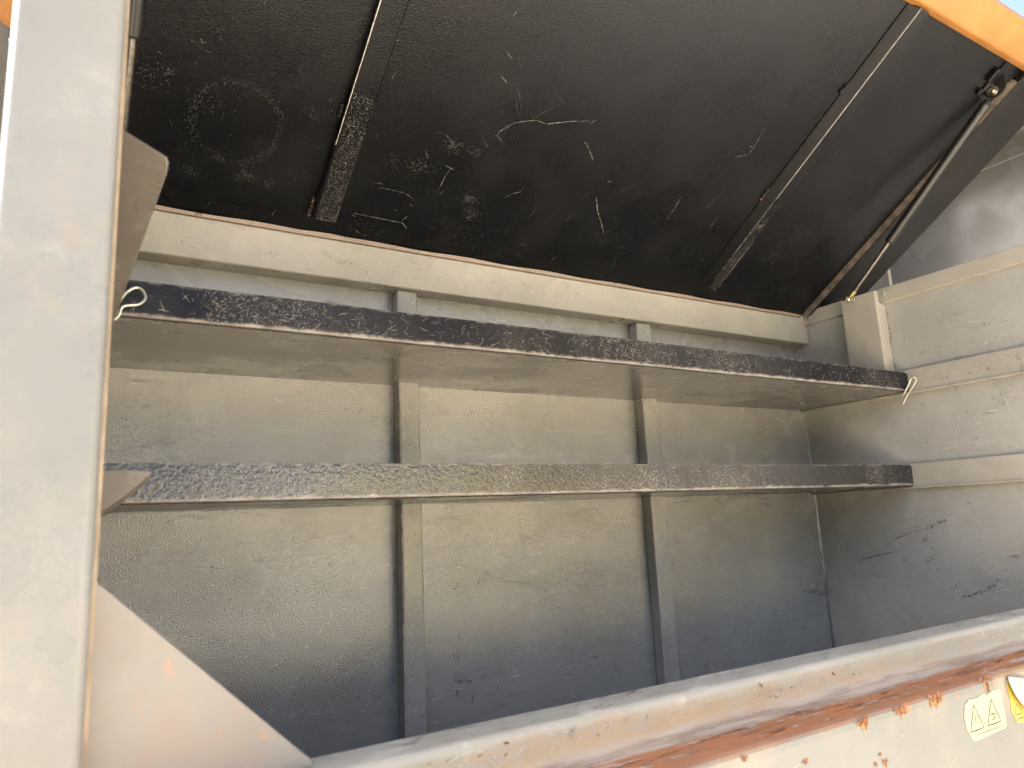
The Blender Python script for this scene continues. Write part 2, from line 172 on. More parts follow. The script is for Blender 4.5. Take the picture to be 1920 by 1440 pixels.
def lipmat(name, zb, zt, worn, spec=1.0):
    # black painted shelf lip: hair scratches, rubbed patches and a bare bottom edge
    s = N(name); sp = s.n("ShaderNodeSeparateXYZ"); s.l(s.tc, sp.inputs[0])
    c = s.mix(s.ramp(s.noise(7, detail=5), .35, .7), (.006, .0063, .008, 1), (.016, .016, .018, 1))
    patch = s.ramp(s.noise(5, (1, 1, .5), detail=8, rough=.72, off=5), .45, .58)
    a = s.scratch(38, .035, 10, .40, .6, off=3); b = s.scratch(70, .05, 15, .42, .62, off=7, stretch=(1, 1, .6))
    h = s.ramp(s.noise(480, (.8, 1, 1), detail=3, off=9), .52, .66)
    h2 = s.ramp(s.noise(210, (.5, 1, 1.2), detail=6, rough=.8, off=19), .56, .66)
    f = s.math('MAXIMUM', s.math('MULTIPLY', h2, .06), s.math('MULTIPLY', s.math('MULTIPLY', s.math('MAXIMUM', h, h2), patch), .33 if spec < .9 else .36))
    f = s.math('MULTIPLY', f, worn)
    # worn bottom fold: bare metal band with ragged top
    rag = s.math('MULTIPLY', s.noise(55, (.6, 1, .6), detail=6, rough=.75, off=21), .016)
    zz = s.math('SUBTRACT', s.math('SUBTRACT', sp.outputs[2], zb), rag)
    edge = s.ramp(zz, -.006, .0005, 1, 0)
    lowcut = s.ramp(sp.outputs[2], zb + .0005, zb + .003, .15, 1)
    edge = s.math('MULTIPLY', edge, lowcut)
    f = s.math('MAXIMUM', f, s.math('MULTIPLY', edge, .6))
    topw = s.math('MULTIPLY', s.ramp(sp.outputs[2], zt - .004, zt - .001), s.ramp(s.noise(60, detail=4, off=2), .42, .6))
    f = s.math('MAXIMUM', f, s.math('MULTIPLY', topw, .2))
    c = s.mix(f, c, s.mix(s.ramp(s.noise(25, detail=4), .4, .6), (.36, .31, .265, 1), (.48, .44, .39, 1)))
    s.l(c, s.b.inputs['Base Color'])
    s.l(s.math('ADD', s.math('MULTIPLY', f, .2), .24), s.b.inputs['Roughness'])
    s.b.inputs['Specular IOR Level'].default_value = spec
    s.l(s.peel(200, .6 if spec < .9 else .85, .0011), s.b.inputs['Normal'])
    return s.m

def railmat():
    # front rail: cream-grey paint, chalky patches, rust bleeding over the lower half of the face
    s = N('weathered_rail_paint'); s.tc = s.world((-.86, -.3, -1.0)); sp = s.n("ShaderNodeSeparateXYZ"); s.l(s.tc, sp.inputs[0])
    c = s.mix(s.ramp(s.noise(5, detail=5), .35, .65), (.42, .40, .335, 1), (.50, .475, .40, 1))
    ch = s.math('MULTIPLY', s.ramp(s.noise(30, (.5, 1, 1), detail=7, rough=.7, off=6), .52, .66), s.ramp(s.noise(5, (.5, 1, 1), detail=3, off=26), .45, .62))
    c = s.mix(s.math('MULTIPLY', ch, .7), c, (.78, .74, .68, 1))
    low = s.ramp(s.math('ADD', sp.outputs[2], s.math('MULTIPLY', s.noise(9, (.5, 1, 1), detail=6, rough=.65, off=33), .05)), -.296, -.272, 1, 0)
    oc = s.mix(s.ramp(s.noise(45, (.35, 1, 1), detail=6, rough=.7), .38, .62), (.50, .34, .20, 1), (.45, .39, .30, 1))
    xm = s.ramp(sp.outputs[0], -1.05, -.45, .85, .35)
    c = s.mix(s.math('MULTIPLY', low, xm), c, oc)
    led = s.ramp(s.math('ADD', sp.outputs[2], s.math('MULTIPLY', s.noise(20, (.3, 1, 1), detail=5, off=77), .008)), -.3300, -.3235, 1, 0)
    rn = s.ramp(s.math('SUBTRACT', s.math('ADD', s.math('MULTIPLY', s.noise(9, (.3, 1, 1), detail=7, rough=.62, off=3), .075), s.math('MULTIPLY', s.noise(60, (.2, 1, 1), detail=4, off=13), .02)), sp.outputs[1]), .683, .694)
    rc = s.mix(s.ramp(s.noise(60, (.2, 1, 1), detail=6, rough=.7, off=8), .36, .66), (.47, .19, .08, 1), (.36, .18, .10, 1))
    st = s.ramp(s.noise(70, (.14, 1, 1), detail=5, off=14), .60, .68)
    rc = s.mix(s.math('MULTIPLY', st, .6), rc, (.62, .56, .5, 1))
    gy = s.mix(s.ramp(s.noise(50, (.15, 1, 1), detail=6, off=44), .4, .62), (.36, .27, .20, 1), (.52, .43, .34, 1))
    c = s.mix(led, c, s.mix(rn, gy, rc))
    tp = s.math('MULTIPLY', s.ramp(s.noise(80, (.12, 1, 1), detail=6, rough=.7, off=61), .55, .7), s.ramp(sp.outputs[2], -.3005, -.2985))
    c = s.mix(s.math('MULTIPLY', tp, .4), c, (.23, .22, .215, 1))
    s.l(c, s.b.inputs['Base Color'])
    s.l(s.math('ADD', s.ramp(s.noise(20, detail=5), .3, .7, .34, .55), s.math('MULTIPLY', led, .3)), s.b.inputs['Roughness'])
    s.b.inputs['Specular IOR Level'].default_value = .4
    s.l(s.bump(s.noise(90, (.7, 1, 1), detail=5, rough=.6), .35, .0012, s.bump(s.noise(260, detail=2), .3, .0006)), s.b.inputs['Normal'])
    return s.m
M['rail'] = railmat()

def panelmat():
    s = N('outer_panel_paint'); s.tc = s.world((-.86, -.3, -1.0)); sp = s.n("ShaderNodeSeparateXYZ"); s.l(s.tc, sp.inputs[0])
    c = s.mix(s.ramp(s.noise(4, detail=4), .35, .65), (.15, .153, .147, 1), (.175, .177, .17, 1))
    # rust stains hanging under the panel's top edge
    drip = s.ramp(s.noise(17, (1, 1, .12), detail=5, rough=.6, off=5), .60, .68)
    dz = s.ramp(s.math('ADD', sp.outputs[2], s.math('MULTIPLY', s.noise(22, (1, 1, .2), detail=4, off=9), .022)), -.344, -.330)
    m = s.math('MULTIPLY', drip, dz)
    c = s.mix(s.math('MULTIPLY', m, .9), c, (.40, .16, .05, 1))
    topl = s.ramp(s.math('ADD', sp.outputs[2], s.math('MULTIPLY', s.noise(40, (.6, 1, 1), detail=5, off=19), .008)), -.3345, -.3315)
    c = s.mix(s.math('MULTIPLY', topl, .8), c, (.28, .12, .06, 1))
    warm = s.math('MULTIPLY', s.ramp(sp.outputs[2], -.45, -.34), s.ramp(s.noise(6, detail=3, off=50), .4, .65))
    c = s.mix(s.math('MULTIPLY', warm, .25), c, (.60, .44, .24, 1))
    sc_ = s.scratch(14, .008, 8, .56, .62, off=5)
    c = s.mix(s.math('MULTIPLY', sc_, .0), c, (.75, .72, .66, 1))
    s.l(c, s.b.inputs['Base Color']); s.b.inputs['Roughness'].default_value = .4
    s.l(s.peel(180, .25), s.b.inputs['Normal'])
    return s.m
M['panel'] = panelmat()

def gussetmat():
    s = N('gusset_paint')
    c = s.mix(s.ramp(s.noise(7, detail=5), .35, .65), (.225, .212, .198, 1), (.25, .24, .224, 1))
    c = s.mix(s.math('MULTIPLY', s.ramp(s.noise(16, detail=6, rough=.65, off=8), .42, .72), .4), c, (.30, .205, .155, 1))
    c = s.mix(s.math('MULTIPLY', s.ramp(s.noise(60, detail=4, off=3), .62, .7), .5), c, (.40, .22, .13, 1))
    s.l(c, s.b.inputs['Base Color']); s.b.inputs['Roughness'].default_value = .42
    s.l(s.peel(180, .25), s.b.inputs['Normal']); return s.m
M['gusset'] = gussetmat()

def groundmat():
    s = N('dry_sandy_ground')
    c = s.mix(s.ramp(s.noise(1.2, detail=8, rough=.6), .35, .65), (.66, .60, .48, 1), (.76, .69, .56, 1))
    c = s.mix(s.math('MULTIPLY', s.ramp(s.noise(60, detail=5), .5, .65), .5), c, (.28, .23, .18, 1))
    s.l(c, s.b.inputs['Base Color']); s.b.inputs['Roughness'].default_value = .9
    s.l(s.bump(s.noise(35, detail=8), .6, .01), s.b.inputs['Normal']); return s.m
M['ground'] = groundmat()
M['tarmac'] = flat('dark_tarmac', (.045, .044, .043), .9, 0, .3, 30, .6)
M['st_white'] = flat('cream_sticker_film', (.43, .41, .25), .4, 0, .05, 30)
M['st_yellow'] = flat('yellow_sticker_film', (.52, .40, .07), .4, 0, .05, 30)
M['st_print'] = flat('faded_black_print', (.05, .048, .04), .6, 0, .2, 200)
M['st_back'] = flat('sticker_backing', (.42, .39, .36), .45, 0, .06, 30)

# ------------------------------------------------------------------ mesh helpers
def link(name, bm, mat, parent=None, smooth=False, bevel=0, seg=2, kind=None, label=None, loc=None):
    me = bpy.data.meshes.new(name)
    if parent is not None: off = wloc(parent)
    elif loc is not None: off = Vector(loc)
    else: off = Vector((0, 0, 0))
    bmesh.ops.recalc_face_normals(bm, faces=bm.faces)
    bmesh.ops.translate(bm, verts=bm.verts, vec=-off)
    bm.to_mesh(me); bm.free(); me.materials.append(mat)
    o = bpy.data.objects.new(name, me); C.objects.link(o)
    if parent is not None: o.parent = parent
    elif loc is not None: o.location = off
    if smooth:
        for p in me.polygons: p.use_smooth = True
    if bevel:
        b = o.modifiers.new('bevel', 'BEVEL'); b.width = bevel; b.segments = seg; b.limit_method = 'ANGLE'; b.angle_limit = radians(35)
        for p in me.polygons: p.use_smooth = True
        try: b.harden_normals = True
        except Exception: pass
    if kind: o['kind'] = kind
    if label: o['label'] = label
    return o
def wloc(o):
    v = Vector(o.location)
    while o.parent is not None: o = o.parent; v = v + o.location
    return v
def box(x0, x1, y0, y1, z0, z1, bm=None):
    bm = bm or bmesh.new()
    v = [bm.verts.new(p) for p in ((x0, y0, z0), (x1, y0, z0), (x1, y1, z0), (x0, y1, z0), (x0, y0, z1), (x1, y0, z1), (x1, y1, z1), (x0, y1, z1))]
    for f in ((0, 1, 2, 3), (4, 5, 6, 7), (0, 1, 5, 4), (1, 2, 6, 5), (2, 3, 7, 6), (3, 0, 4, 7)): bm.faces.new([v[i] for i in f])
    return bm
def prism(pts, vec, bm=None):
    bm = bm or bmesh.new(); vec = Vector(vec)
    a = [bm.verts.new(p) for p in pts]; b = [bm.verts.new(Vector(p) + vec) for p in pts]
    bm.faces.new(a); bm.faces.new(b[::-1]); n = len(a)
    for i in range(n): bm.faces.new((a[i], a[(i + 1) % n], b[(i + 1) % n], b[i]))
    return bm
def profile_x(yz, x0, x1, bm=None): return prism([(x0, y, z) for y, z in yz], (x1 - x0, 0, 0), bm)
def profile_y(xz, y0, y1, bm=None): return prism([(x, y0, z) for x, z in xz], (0, y1 - y0, 0), bm)
def tube(pts, r, bm=None, n=10, caps=True):
    bm = bm or bmesh.new(); pts = [Vector(p) for p in pts]; rings = []
    rr = r if isinstance(r, (list, tuple)) else [r] * len(pts)
    up = None
    for i, p in enumerate(pts):
        d = (pts[min(i + 1, len(pts) - 1)] - pts[max(i - 1, 0)])
        if d.length < 1e-9: d = pts[-1] - pts[0]
        d.normalize()
        if up is None: up = d.orthogonal().normalized()
        s = d.cross(up).normalized(); up = s.cross(d).normalized()
        rings.append([bm.verts.new(p + (s * cos(2 * pi * k / n) + up * sin(2 * pi * k / n)) * rr[i]) for k in range(n)])
    for a, b in zip(rings, rings[1:]):
        for k in range(n): bm.faces.new((a[k], a[(k + 1) % n], b[(k + 1) % n], b[k]))
    if caps: bm.faces.new(rings[0]); bm.faces.new(rings[-1][::-1])
    return bm
def smoothline(pts, k=5):
    pts = [Vector(p) for p in pts]; out = []
    for i in range(len(pts) - 1):
        p0, p1, p2, p3 = pts[max(i - 1, 0)], pts[i], pts[i + 1], pts[min(i + 2, len(pts) - 1)]
        for j in range(k):
            t = j / k
            out.append(.5 * ((2 * p1) + (p2 - p0) * t + (2 * p0 - 5 * p1 + 4 * p2 - p3) * t * t + (3 * p1 - p0 - 3 * p2 + p3) * t ** 3))
    out.append(pts[-1]); return out
def cyl(p0, p1, r, n=20, bm=None): return tube([p0, p1], r, bm, n)
def empty(name, loc, label=None, cat=None, group=None, kind=None):
    o = bpy.data.objects.new(name, None); C.objects.link(o); o.location = loc; o.empty_display_size = .05
    tag(o, label, cat, group, kind); return o
def tag(o, label=None, cat=None, group=None, kind=None):
    for k, v in (('label', label), ('category', cat), ('group', group), ('kind', kind)):
        if v: o[k] = v
    return o
# strokes: ragged slivers lying on a surface.  fr(a,b) maps surface coordinates to a point
def stroke(bm, fr, pl, wdt, rag=.5, rnd=RND):
    P = []
    for i in range(len(pl) - 1):
        (a0, b0), (a1, b1) = pl[i], pl[i + 1]; L = math.hypot(a1 - a0, b1 - b0); k = max(1, int(L / .004))
        for j in range(k): P.append((a0 + (a1 - a0) * j / k, b0 + (b1 - b0) * j / k))
    P.append(pl[-1]); n = len(P)
    prev = None
    for i, (a, b) in enumerate(P):
        a2, b2 = P[min(i + 1, n - 1)]; a1, b1 = P[max(i - 1, 0)]
        dx, dy = a2 - a1, b2 - b1; L = math.hypot(dx, dy) or 1
        t = i / max(1, n - 1); wd = wdt * (.6 + .4 * math.sin(pi * min(max(t, .06), .94))) * (1 + rag * rnd.uniform(-1, .8)) * .5
        jx, jy = rnd.uniform(-1, 1) * wdt * .35 * rag, rnd.uniform(-1, 1) * wdt * .35 * rag
        l = bm.verts.new(fr(a + jx - dy / L * wd, b + jy + dx / L * wd)); r = bm.verts.new(fr(a + jx + dy / L * wd, b + jy - dx / L * wd))
        if prev and not (rag > .9 and rnd.random() < .3): bm.faces.new((prev[0], prev[1], r, l))
        prev = (l, r)
def dot(bm, fr, a, b, s, rnd=RND):
    n = rnd.choice((3, 4, 5)); ph = rnd.uniform(0, 6.28)
    bm.faces.new([bm.verts.new(fr(a + s * cos(ph + 6.283 * k / n) * rnd.uniform(.6, 1.2), b + s * sin(ph + 6.283 * k / n) * rnd.uniform(.6, 1.2))) for k in range(n)])
def nonorm(o): return o
def weld(bm, fr, a0, b0, a1, b1, step=.004, r=.0035, rnd=RND):
    L = math.hypot(a1 - a0, b1 - b0); k = max(1, int(L / step))
    for i in range(k + 1):
        t = i / k; c = fr(a0 + (a1 - a0) * t + rnd.uniform(-.001, .001), b0 + (b1 - b0) * t + rnd.uniform(-.001, .001))
        bmesh.ops.create_icosphere(bm, subdivisions=2, radius=r * rnd.uniform(.7, 1.2), matrix=Matrix.Translation(c))

XL = -1.7275                                   # left side wall; right side wall is X = 0, rear wall is Y = 0
# ------------------------------------------------------------------ ground
bm = bmesh.new()
n_ = 24; R_ = 60
vs = [[bm.verts.new((-R_ + 2 * R_ * i / n_, -R_ + 2 * R_ * j / n_, -1.62)) for j in range(n_ + 1)] for i in range(n_ + 1)]
for i in range(n_):
    for j in range(n_): bm.faces.new((vs[i][j], vs[i + 1][j], vs[i + 1][j + 1], vs[i][j + 1]))
g = link('ground', bm, M['ground']); g['kind'] = 'structure'
bm = prism([(-5.0, -1.35, -1.6195), (-.1, -1.35, -1.6195), (.25, -1.1, -1.6195), (1.7, -1.1, -1.6195), (1.9, -1.35, -1.6195), (30, -1.35, -1.6195), (30, 20, -1.6195), (-5.0, 20, -1.6195)], (0, 0, .004))
box(-60, -5.0, -60, 20, -1.6195, -1.6155, bm); box(-5.0, 60, -60, -8.2, -1.6195, -1.6155, bm)
g = link('reflection_tarmac', bm, M['tarmac']); g['kind'] = 'structure'  # unseen dark tarmac, laid out to darken lid and wall reflections
g = link('lid_highlight_slab', box(.25, 1.9, -2.5, -1.12, -1.614, -1.60), flat('white_bounce_slab', (.80, .80, .80), .8, 0, .08, 5), None); g['kind'] = 'structure'  # unseen white slab, added to give the lid its highlight

# ------------------------------------------------------------------ the box
body = empty('steel_storage_box', (-.86, -.3, -1.0), 'open grey steel storage box with shelves inside, black lid raised and rusty front rail', 'storage box')
rear = link('rear_wall', box(XL - .02, 0, 0, .004, -1.0, .45), M['wall'], body, label='glossy grey rear wall with dark scuffs, behind the shelves')
side = link('side_wall', box(0, .004, -.60, .004, -1.0, .43), M['side'], body, label='scratched grey right-hand side wall with horizontal rails')
link('side_wall', box(XL - .004, XL, -.56, 0, -1.0, .43), M['side'], body)
link('floor_plate', box(XL, 0, -.60, 0, -1.0, -.996), flat('dirty_floor', (.09, .08, .07), .8, 0, .4, 12, .3), body)

link('bounce_liner', box(XL, 0, -.552, -.548, -1.0, -.336), flat('dark_liner', (.10, .09, .08), .7, 0, .3, 12), body)  # unseen dark sheet, added to cut bounce inside the box
# ribs on the rear wall (square tubes, rounded corners)
for x0, x1 in ((-1.2235, -1.1825), (-.622, -.578)):
    link('rear_rib', box(x0, x1, -.030, -.0002, -.996, .3562), M['rib'], body, bevel=.004, seg=3)
# top beam
link('top_beam', box(XL, -.0, -.0437, -.0002, .3566, .430), M['grey'], body, bevel=.004, seg=3)
hs = []
bm = bmesh.new()
k = 60; prev = None
for i in range(k + 1):
    x = XL + (-.02 - XL) * i / k; wv = .0012 * sin(i * .9) + .0035 * math.exp(-((x + 1.37) / .03) ** 2)
    q = [bm.verts.new(p) for p in ((x, -.046, .4302), (x, -.0475, .4365 + wv), (x, -.040, .4375 + wv), (x, -.040, .4302))]
    if prev:
        for a in range(4): bm.faces.new((prev[a], prev[(a + 1) % 4], q[(a + 1) % 4], q[a]))
    prev = q
hinge = link('hinge_strip', bm, paint('rusty_hinge_strip', (.30, .23, .18), rough=.5, rust=.45), body, label='thin rusty hinge strip along the top beam')

# right-hand wall rim, rails and corner
link('side_rim', box(-.010, .030, -.78, -.0, .409, .447), M['grey'], body, bevel=.002)
def angle(side_sgn, x, zb, zt, y0, name='shelf_rail'):
    s = side_sgn
    pts = [(x, zt), (x + s * .010, zt - .0), (x + s * .014, zb + .004), (x + s * .018, zb + .0038), (x + s * .018, zb), (x, zb)]
    return link(name, profile_y(pts, y0, -.0005), M['grey'], body, bevel=.001)
angle(-1, -.0002, .175 - .0045, .229, -.60)
angle(-1, -.0002, -.0560, .002, -.60)
angle(1, XL + .0002, .175 - .0045, .229, -.30)
angle(1, XL + .0002, -.0560, .002, -.27)
# corner weld strips
bm = profile_y([(0, 0), (0, 0), (0, 0)], 0, 0) if False else bmesh.new()
prism([(-.0002, -.004, -.99), (-.0002, -.0002, -.99), (-.0055, -.0002, -.99)], (0, 0, 1.34), bm)
link('corner_strip', bm, M['under'], body)
bm = bmesh.new()
for z in [-.3 + .009 * i for i in range(72)]:
    if RND.random() < .35: bmesh.ops.create_icosphere(bm, subdivisions=1, radius=RND.uniform(.0015, .003), matrix=Matrix.Translation((-.0075 + RND.uniform(-.001, .001), -.0015, z)))
link('corner_weld', bm, M['weld'], body, smooth=True, kind='stuff')

# strut brackets (U-shaped plates on both side walls)
def bracket(s, x):
    t = .004
    bm = box(min(x, x + s * t), max(x, x + s * t), -.272, -.180, .230, .437)
    o = link('strut_bracket', bm, M['grey'], body, bevel=.0012)
    xw = -s * 0
    a, b = (x + s * t, x + s * .042)
    bm = prism([(a, -.272, .230), (b, -.272, .230), (b, -.272, .404), (a + s * .012, -.272, .408), (a + s * .012, -.272, .437), (a, -.272, .437)], (0, .004, 0))
    link('bracket_flange', bm, M['grey'], o, bevel=.0008)
    return o
br = bracket(1, -.0435)
# left one leans out past the post as seen from the front
P4 = [Vector((-1.735, -.497, .3185)), Vector((-1.719, -.5, .3125)), Vector((-1.6810, -.5, .2945)), Vector((-1.6785, -.497, .2895)), Vector((-1.6795, -.49, .280)), Vector((-1.697, -.413, .215)), Vector((-1.716, -.33, .143)), Vector((-1.733, -.31, .128))]
nrm = Vector((.342, .6604, .6685))
bl = link('strut_bracket', prism(P4, nrm * .005), M['plate'], body, bevel=.0018, label='brownish slanting bracket plate sticking out behind the front post')
lb = link('catch_plate', prism([(-1.732, -.5, -.026), (-1.682, -.5, -.0275), (-1.682, -.5, -.030), (-1.701, -.5, -.049), (-1.719, -.5, -.063), (-1.732, -.5, -.068)], (0, .02, -.006)), M['plate'], body, bevel=.0015, label='small brownish triangular plate behind the post at lower shelf height')

# weld beads around right bracket and rim
def beads(parent, mat, fr, *a):
    bm = bmesh.new(); weld(bm, fr, *a); link('weld_bead', bm, mat, parent, smooth=True)
for (y0, z0, y1, z1) in ((-.274, .385, -.274, .372), (-.274, .345, -.274, .338), (-.274, .315, -.274, .300), (-.274, .262, -.274, .245)):
    beads(body, M['weld'], lambda a, b: Vector((-.0035, a - .001, b)), y0, z0, y1, z1, .005, .003)
beads(body, M['weld'], lambda a, b: Vector((-.011, a, b)), -.278, .436, -.278, .424, .004, .0028)
beads(body, M['weld'], lambda a, b: Vector((-.0115, a, b)), -.060, .444, -.060, .412, .0035, .0026)
beads(body, M['weld'], lambda a, b: Vector((a, -.0445, b)), -.012, .436, -.012, .405, .0035, .0024)
beads(body, M['weld'], lambda a, b: Vector((-.001, a, b)), -.045, .404, -.045, .366, .004, .0022)
for x, z0, z1 in ((-.626, -.105, -.125), (-1.2265, .33, .30), (-1.2265, .115, .10), (-.626, .33, .30), (-.5745, -.10, -.125), (-1.2265, -.16, -.18), (-.626, .12, .10)):
    beads(body, M['weld'], lambda a, b: Vector((a, -.001, b)), x, z0, x, z1, .005, .0032)

# ------------------------------------------------------------------ front: post, rail, panel, gusset
def rrect(x0, x1, y0, y1, r, n=6):
    o = []
    for cx, cy, a0 in ((x1 - r, y1 - r, 0), (x0 + r, y1 - r, 90), (x0 + r, y0 + r, 180), (x1 - r, y0 + r, 270)):
        for i in range(n + 1):
            a = radians(a0 + 90 * i / n); o.append((cx + r * cos(a), cy + r * sin(a)))
    return o
bm = prism([(x, y, -.334) for x, y in rrect(-1.812, -1.7300, -.615, -.555, .0085)], (0, 0, 1.16))
link('front_post', bm, M['post'], body, smooth=False, label='pale blurred corner post at the left, close to the viewer', bevel=.0)
for p in body.children[-1].data.polygons: p.use_smooth = abs(p.normal.z) < .5
link('post_lip', box(-1.7302, -1.7262, -.590, -.556, -.334, .826), flat('tan_corner_shade', (.34,.27,.19), .5, 0, .2, 30), body, bevel=.001)  # thin strip; tan stands for the rounded corner's shaded inward side
bm = prism([(-1.7268, -.578, -.122), (-1.7268, -.578, -.2965), (-1.548, -.578, -.2965), (-1.552, -.578, -.289), (-1.562, -.578, -.280)], (0, .006, 0))
link('gusset_plate', bm, M['gusset'], body, bevel=.0012, label='pinkish cream triangular gusset between post and front rail')
# rail: rounded tube profile flowing into the rusty ledge
rp = [(-.547, -.40), (-.547, -.3015)]
for i in range(7): a = radians(0 + 90 * i / 6); rp.append((-.552 + .005 * cos(a), -.3015 + .005 * sin(a)))
for i in range(9): a = radians(90 + 90 * i / 8); rp.append((-.595 + .010 * cos(a), -.3065 + .010 * sin(a)))
rp += [(-.6055, -.326), (-.608, -.3315), (-.614, -.3345), (-.640, -.3352), (-.668, -.3350), (-.6975, -.3338), (-.6975, -.40)]
bm = bmesh.new(); prev = None; K = 150
for i in range(K + 1):
    x = -2.6 + 3.3 * i / K
    q = [bm.verts.new((x, y + RND.uniform(-1, 1) * .00025, z + (RND.uniform(-1, 1) * .0005 if z < -.32 else RND.uniform(-1, 1) * .0002))) for y, z in rp]
    if prev:
        for a in range(len(rp) - 1): bm.faces.new((prev[a], prev[a + 1], q[a + 1], q[a]))
    prev = q
fr_ = link('front_rail', bm, M['rail'], body, smooth=True, label='weathered cream front rail with orange rusty ledge below it')
fr_.modifiers.new('es', 'EDGE_SPLIT').split_angle = radians(40)
bm = profile_x([(-.698, -.3325), (-.7015, -.3350), (-.7035, -.3385), (-.7040, -.345), (-.7040, -1.05), (-.698, -1.05)], -2.6, .7)
link('front_panel', bm, M['panel'], body, smooth=False, label='cream grey outer panel below the rusty ledge with stickers', bevel=0)

# flaking paint, chalk streaks and rust along the ledge and face of the rail
def streaks(name, mt, n, fr, rect, Lr, wr, seed, ang=.08):
    rnd = random.Random(seed); bm = bmesh.new(); a0, a1, b0, b1 = rect
    for i in range(n):
        a = rnd.uniform(a0, a1); b = rnd.uniform(b0, b1); an = rnd.gauss(0, ang); L_ = rnd.uniform(*Lr) * (2 if rnd.random() < .1 else 1)
        b2 = min(max(b + L_ * sin(an), b0), b1)
        stroke(bm, fr, [(a, b), (a + L_ * .5, (b + b2) / 2), (a + L_, b2)], rnd.uniform(*wr), .9, rnd)
    link(name, bm, mt, fr_, kind='stuff')
fled = lambda a, b: Vector((a, b, -.3343))
fface = lambda a, b: Vector((a, -.6060, b)); ftop = lambda a, b: Vector((a, b, -.2959))
pale = flat('chalky_paint_flake', (.56, .52, .47), .6, 0, .2, 60); dk = flat('dark_rust_line', (.16, .07, .035), .8, 0, .4, 60)
streaks('paint_flakes', pale, 260, fled, (-1.55, .3, -.690, -.618), (.004, .04), (.0005, .0022), 61)
streaks('rust_streaks', dk, 260, fled, (-1.55, .3, -.697, -.640), (.004, .05), (.0004, .0016), 62)
streaks('paint_flakes', pale, 240, fface, (-1.5, .3, -.324, -.304), (.002, .014), (.0004, .0018), 63, .9)
streaks('rust_streaks', M['rust'], 60, fface, (-1.5, .3, -.326, -.303), (.001, .006), (.0005, .002), 64, .9)
streaks('scuff_marks', M['scr_dark'], 260, ftop, (-1.5, .3, -.592, -.554), (.002, .02), (.0003, .0010), 65, .5)
# stickers (panel face is Y = -.704)
YP = -.7042
st = link('warning_sticker', prism([(x, YP - .0006, z) for x, z in B['st1']], (0, .0005, 0)), M['st_white'], body, label='cream sticker with two warning triangles and a torn top edge')
bm = bmesh.new(); fr = lambda a, b: Vector((a, YP - .0010, b))
for i, l in enumerate(B['st1_lines']): stroke_w = (.0016, .0016, .0008, .0007, .0014, .0020, .0018, .0016, .0012)[i]; \
    [stroke(bm, fr, [l[j], l[j + 1]], stroke_w, .1) for j in range(len(l) - 1)]
link('printed_triangles', bm, M['st_print'], st)
st2 = link('warning_sticker', prism([(x, YP - .0006, z) for x, z in B['st2']], (0, .0005, 0)), M['st_yellow'], body, label='yellow warning sticker half peeled, with its film curling down')
bm = bmesh.new()
for l in B['st2_lines']: [stroke(bm, fr, [l[j], l[j + 1]], .0012, .1) for j in range(len(l) - 1)]
link('printed_triangles', bm, M['st_print'], st2)
bm = bmesh.new(); fl = B['flap']; prev = None
dep = (.0015, .006, .0085, .0055)
for i in range(4):
    a, b = fl[2 * i], fl[2 * i + 1]
    pl_ = []
    for j in range(7):
        t = j / 6; pl_.append(bm.verts.new((a[0] + (b[0] - a[0]) * t, YP - dep[i] - .004 * sin(pi * t), a[1] + (b[1] - a[1]) * t)))
    if prev:
        for j in range(6): bm.faces.new((prev[j], prev[j + 1], pl_[j + 1], pl_[j]))
    prev = pl_
fo = link('peeled_film', bm, M['st_back'], st2, smooth=True)
sm = fo.modifiers.new('sub', 'SUBSURF'); sm.levels = 2; sm.render_levels = 2
so_ = fo.modifiers.new('thick', 'SOLIDIFY'); so_.thickness = .0006
fpan = lambda a, b: Vector((a, YP - .0003, b))
streaks('paint_scratches', pale, 40, fpan, (-1.2, .2, -.45, -.36), (.002, .02), (.0003, .0010), 66, 1.0)
dr = flat('orange_rust_drip', (.42, .19, .05), .8, 0, .4, 60); bm = bmesh.new(); rw = random.Random(67)
for cx, wd, n in ((-.782, .016, 16), (-.860, .010, 8), (-.937, .016, 14), (-.652, .014, 10), (-.5, .02, 12), (-.3, .03, 16)):
    for i in range(n):
        x = cx + rw.gauss(0, wd * .5); stroke(bm, fpan, [(x, -.3395), (x + rw.uniform(-.001, .001), -.3395 - rw.uniform(.003, .013))], rw.uniform(.001, .003), .5, rw)
link('rust_drips', bm, dr, body, kind='stuff')
# rust spots on the panel
bm = bmesh.new()
for (x, z), sx, sz in zip(B['rustspots'], (.016, .010, .016, .014, .014, .006, .004), (.006, .009, .006, .006, .005, .003, .004)):
    for q in range(int(30 * sx / .016)):
        dot(bm, lambda a, b: Vector((a, YP - .0004 - .00001 * q, b)), x + RND.gauss(0, sx * .5), z + RND.gauss(0, sz * .35), RND.uniform(.001, .0035))
link('rust_spots', bm, M['rust'], body, kind='stuff')

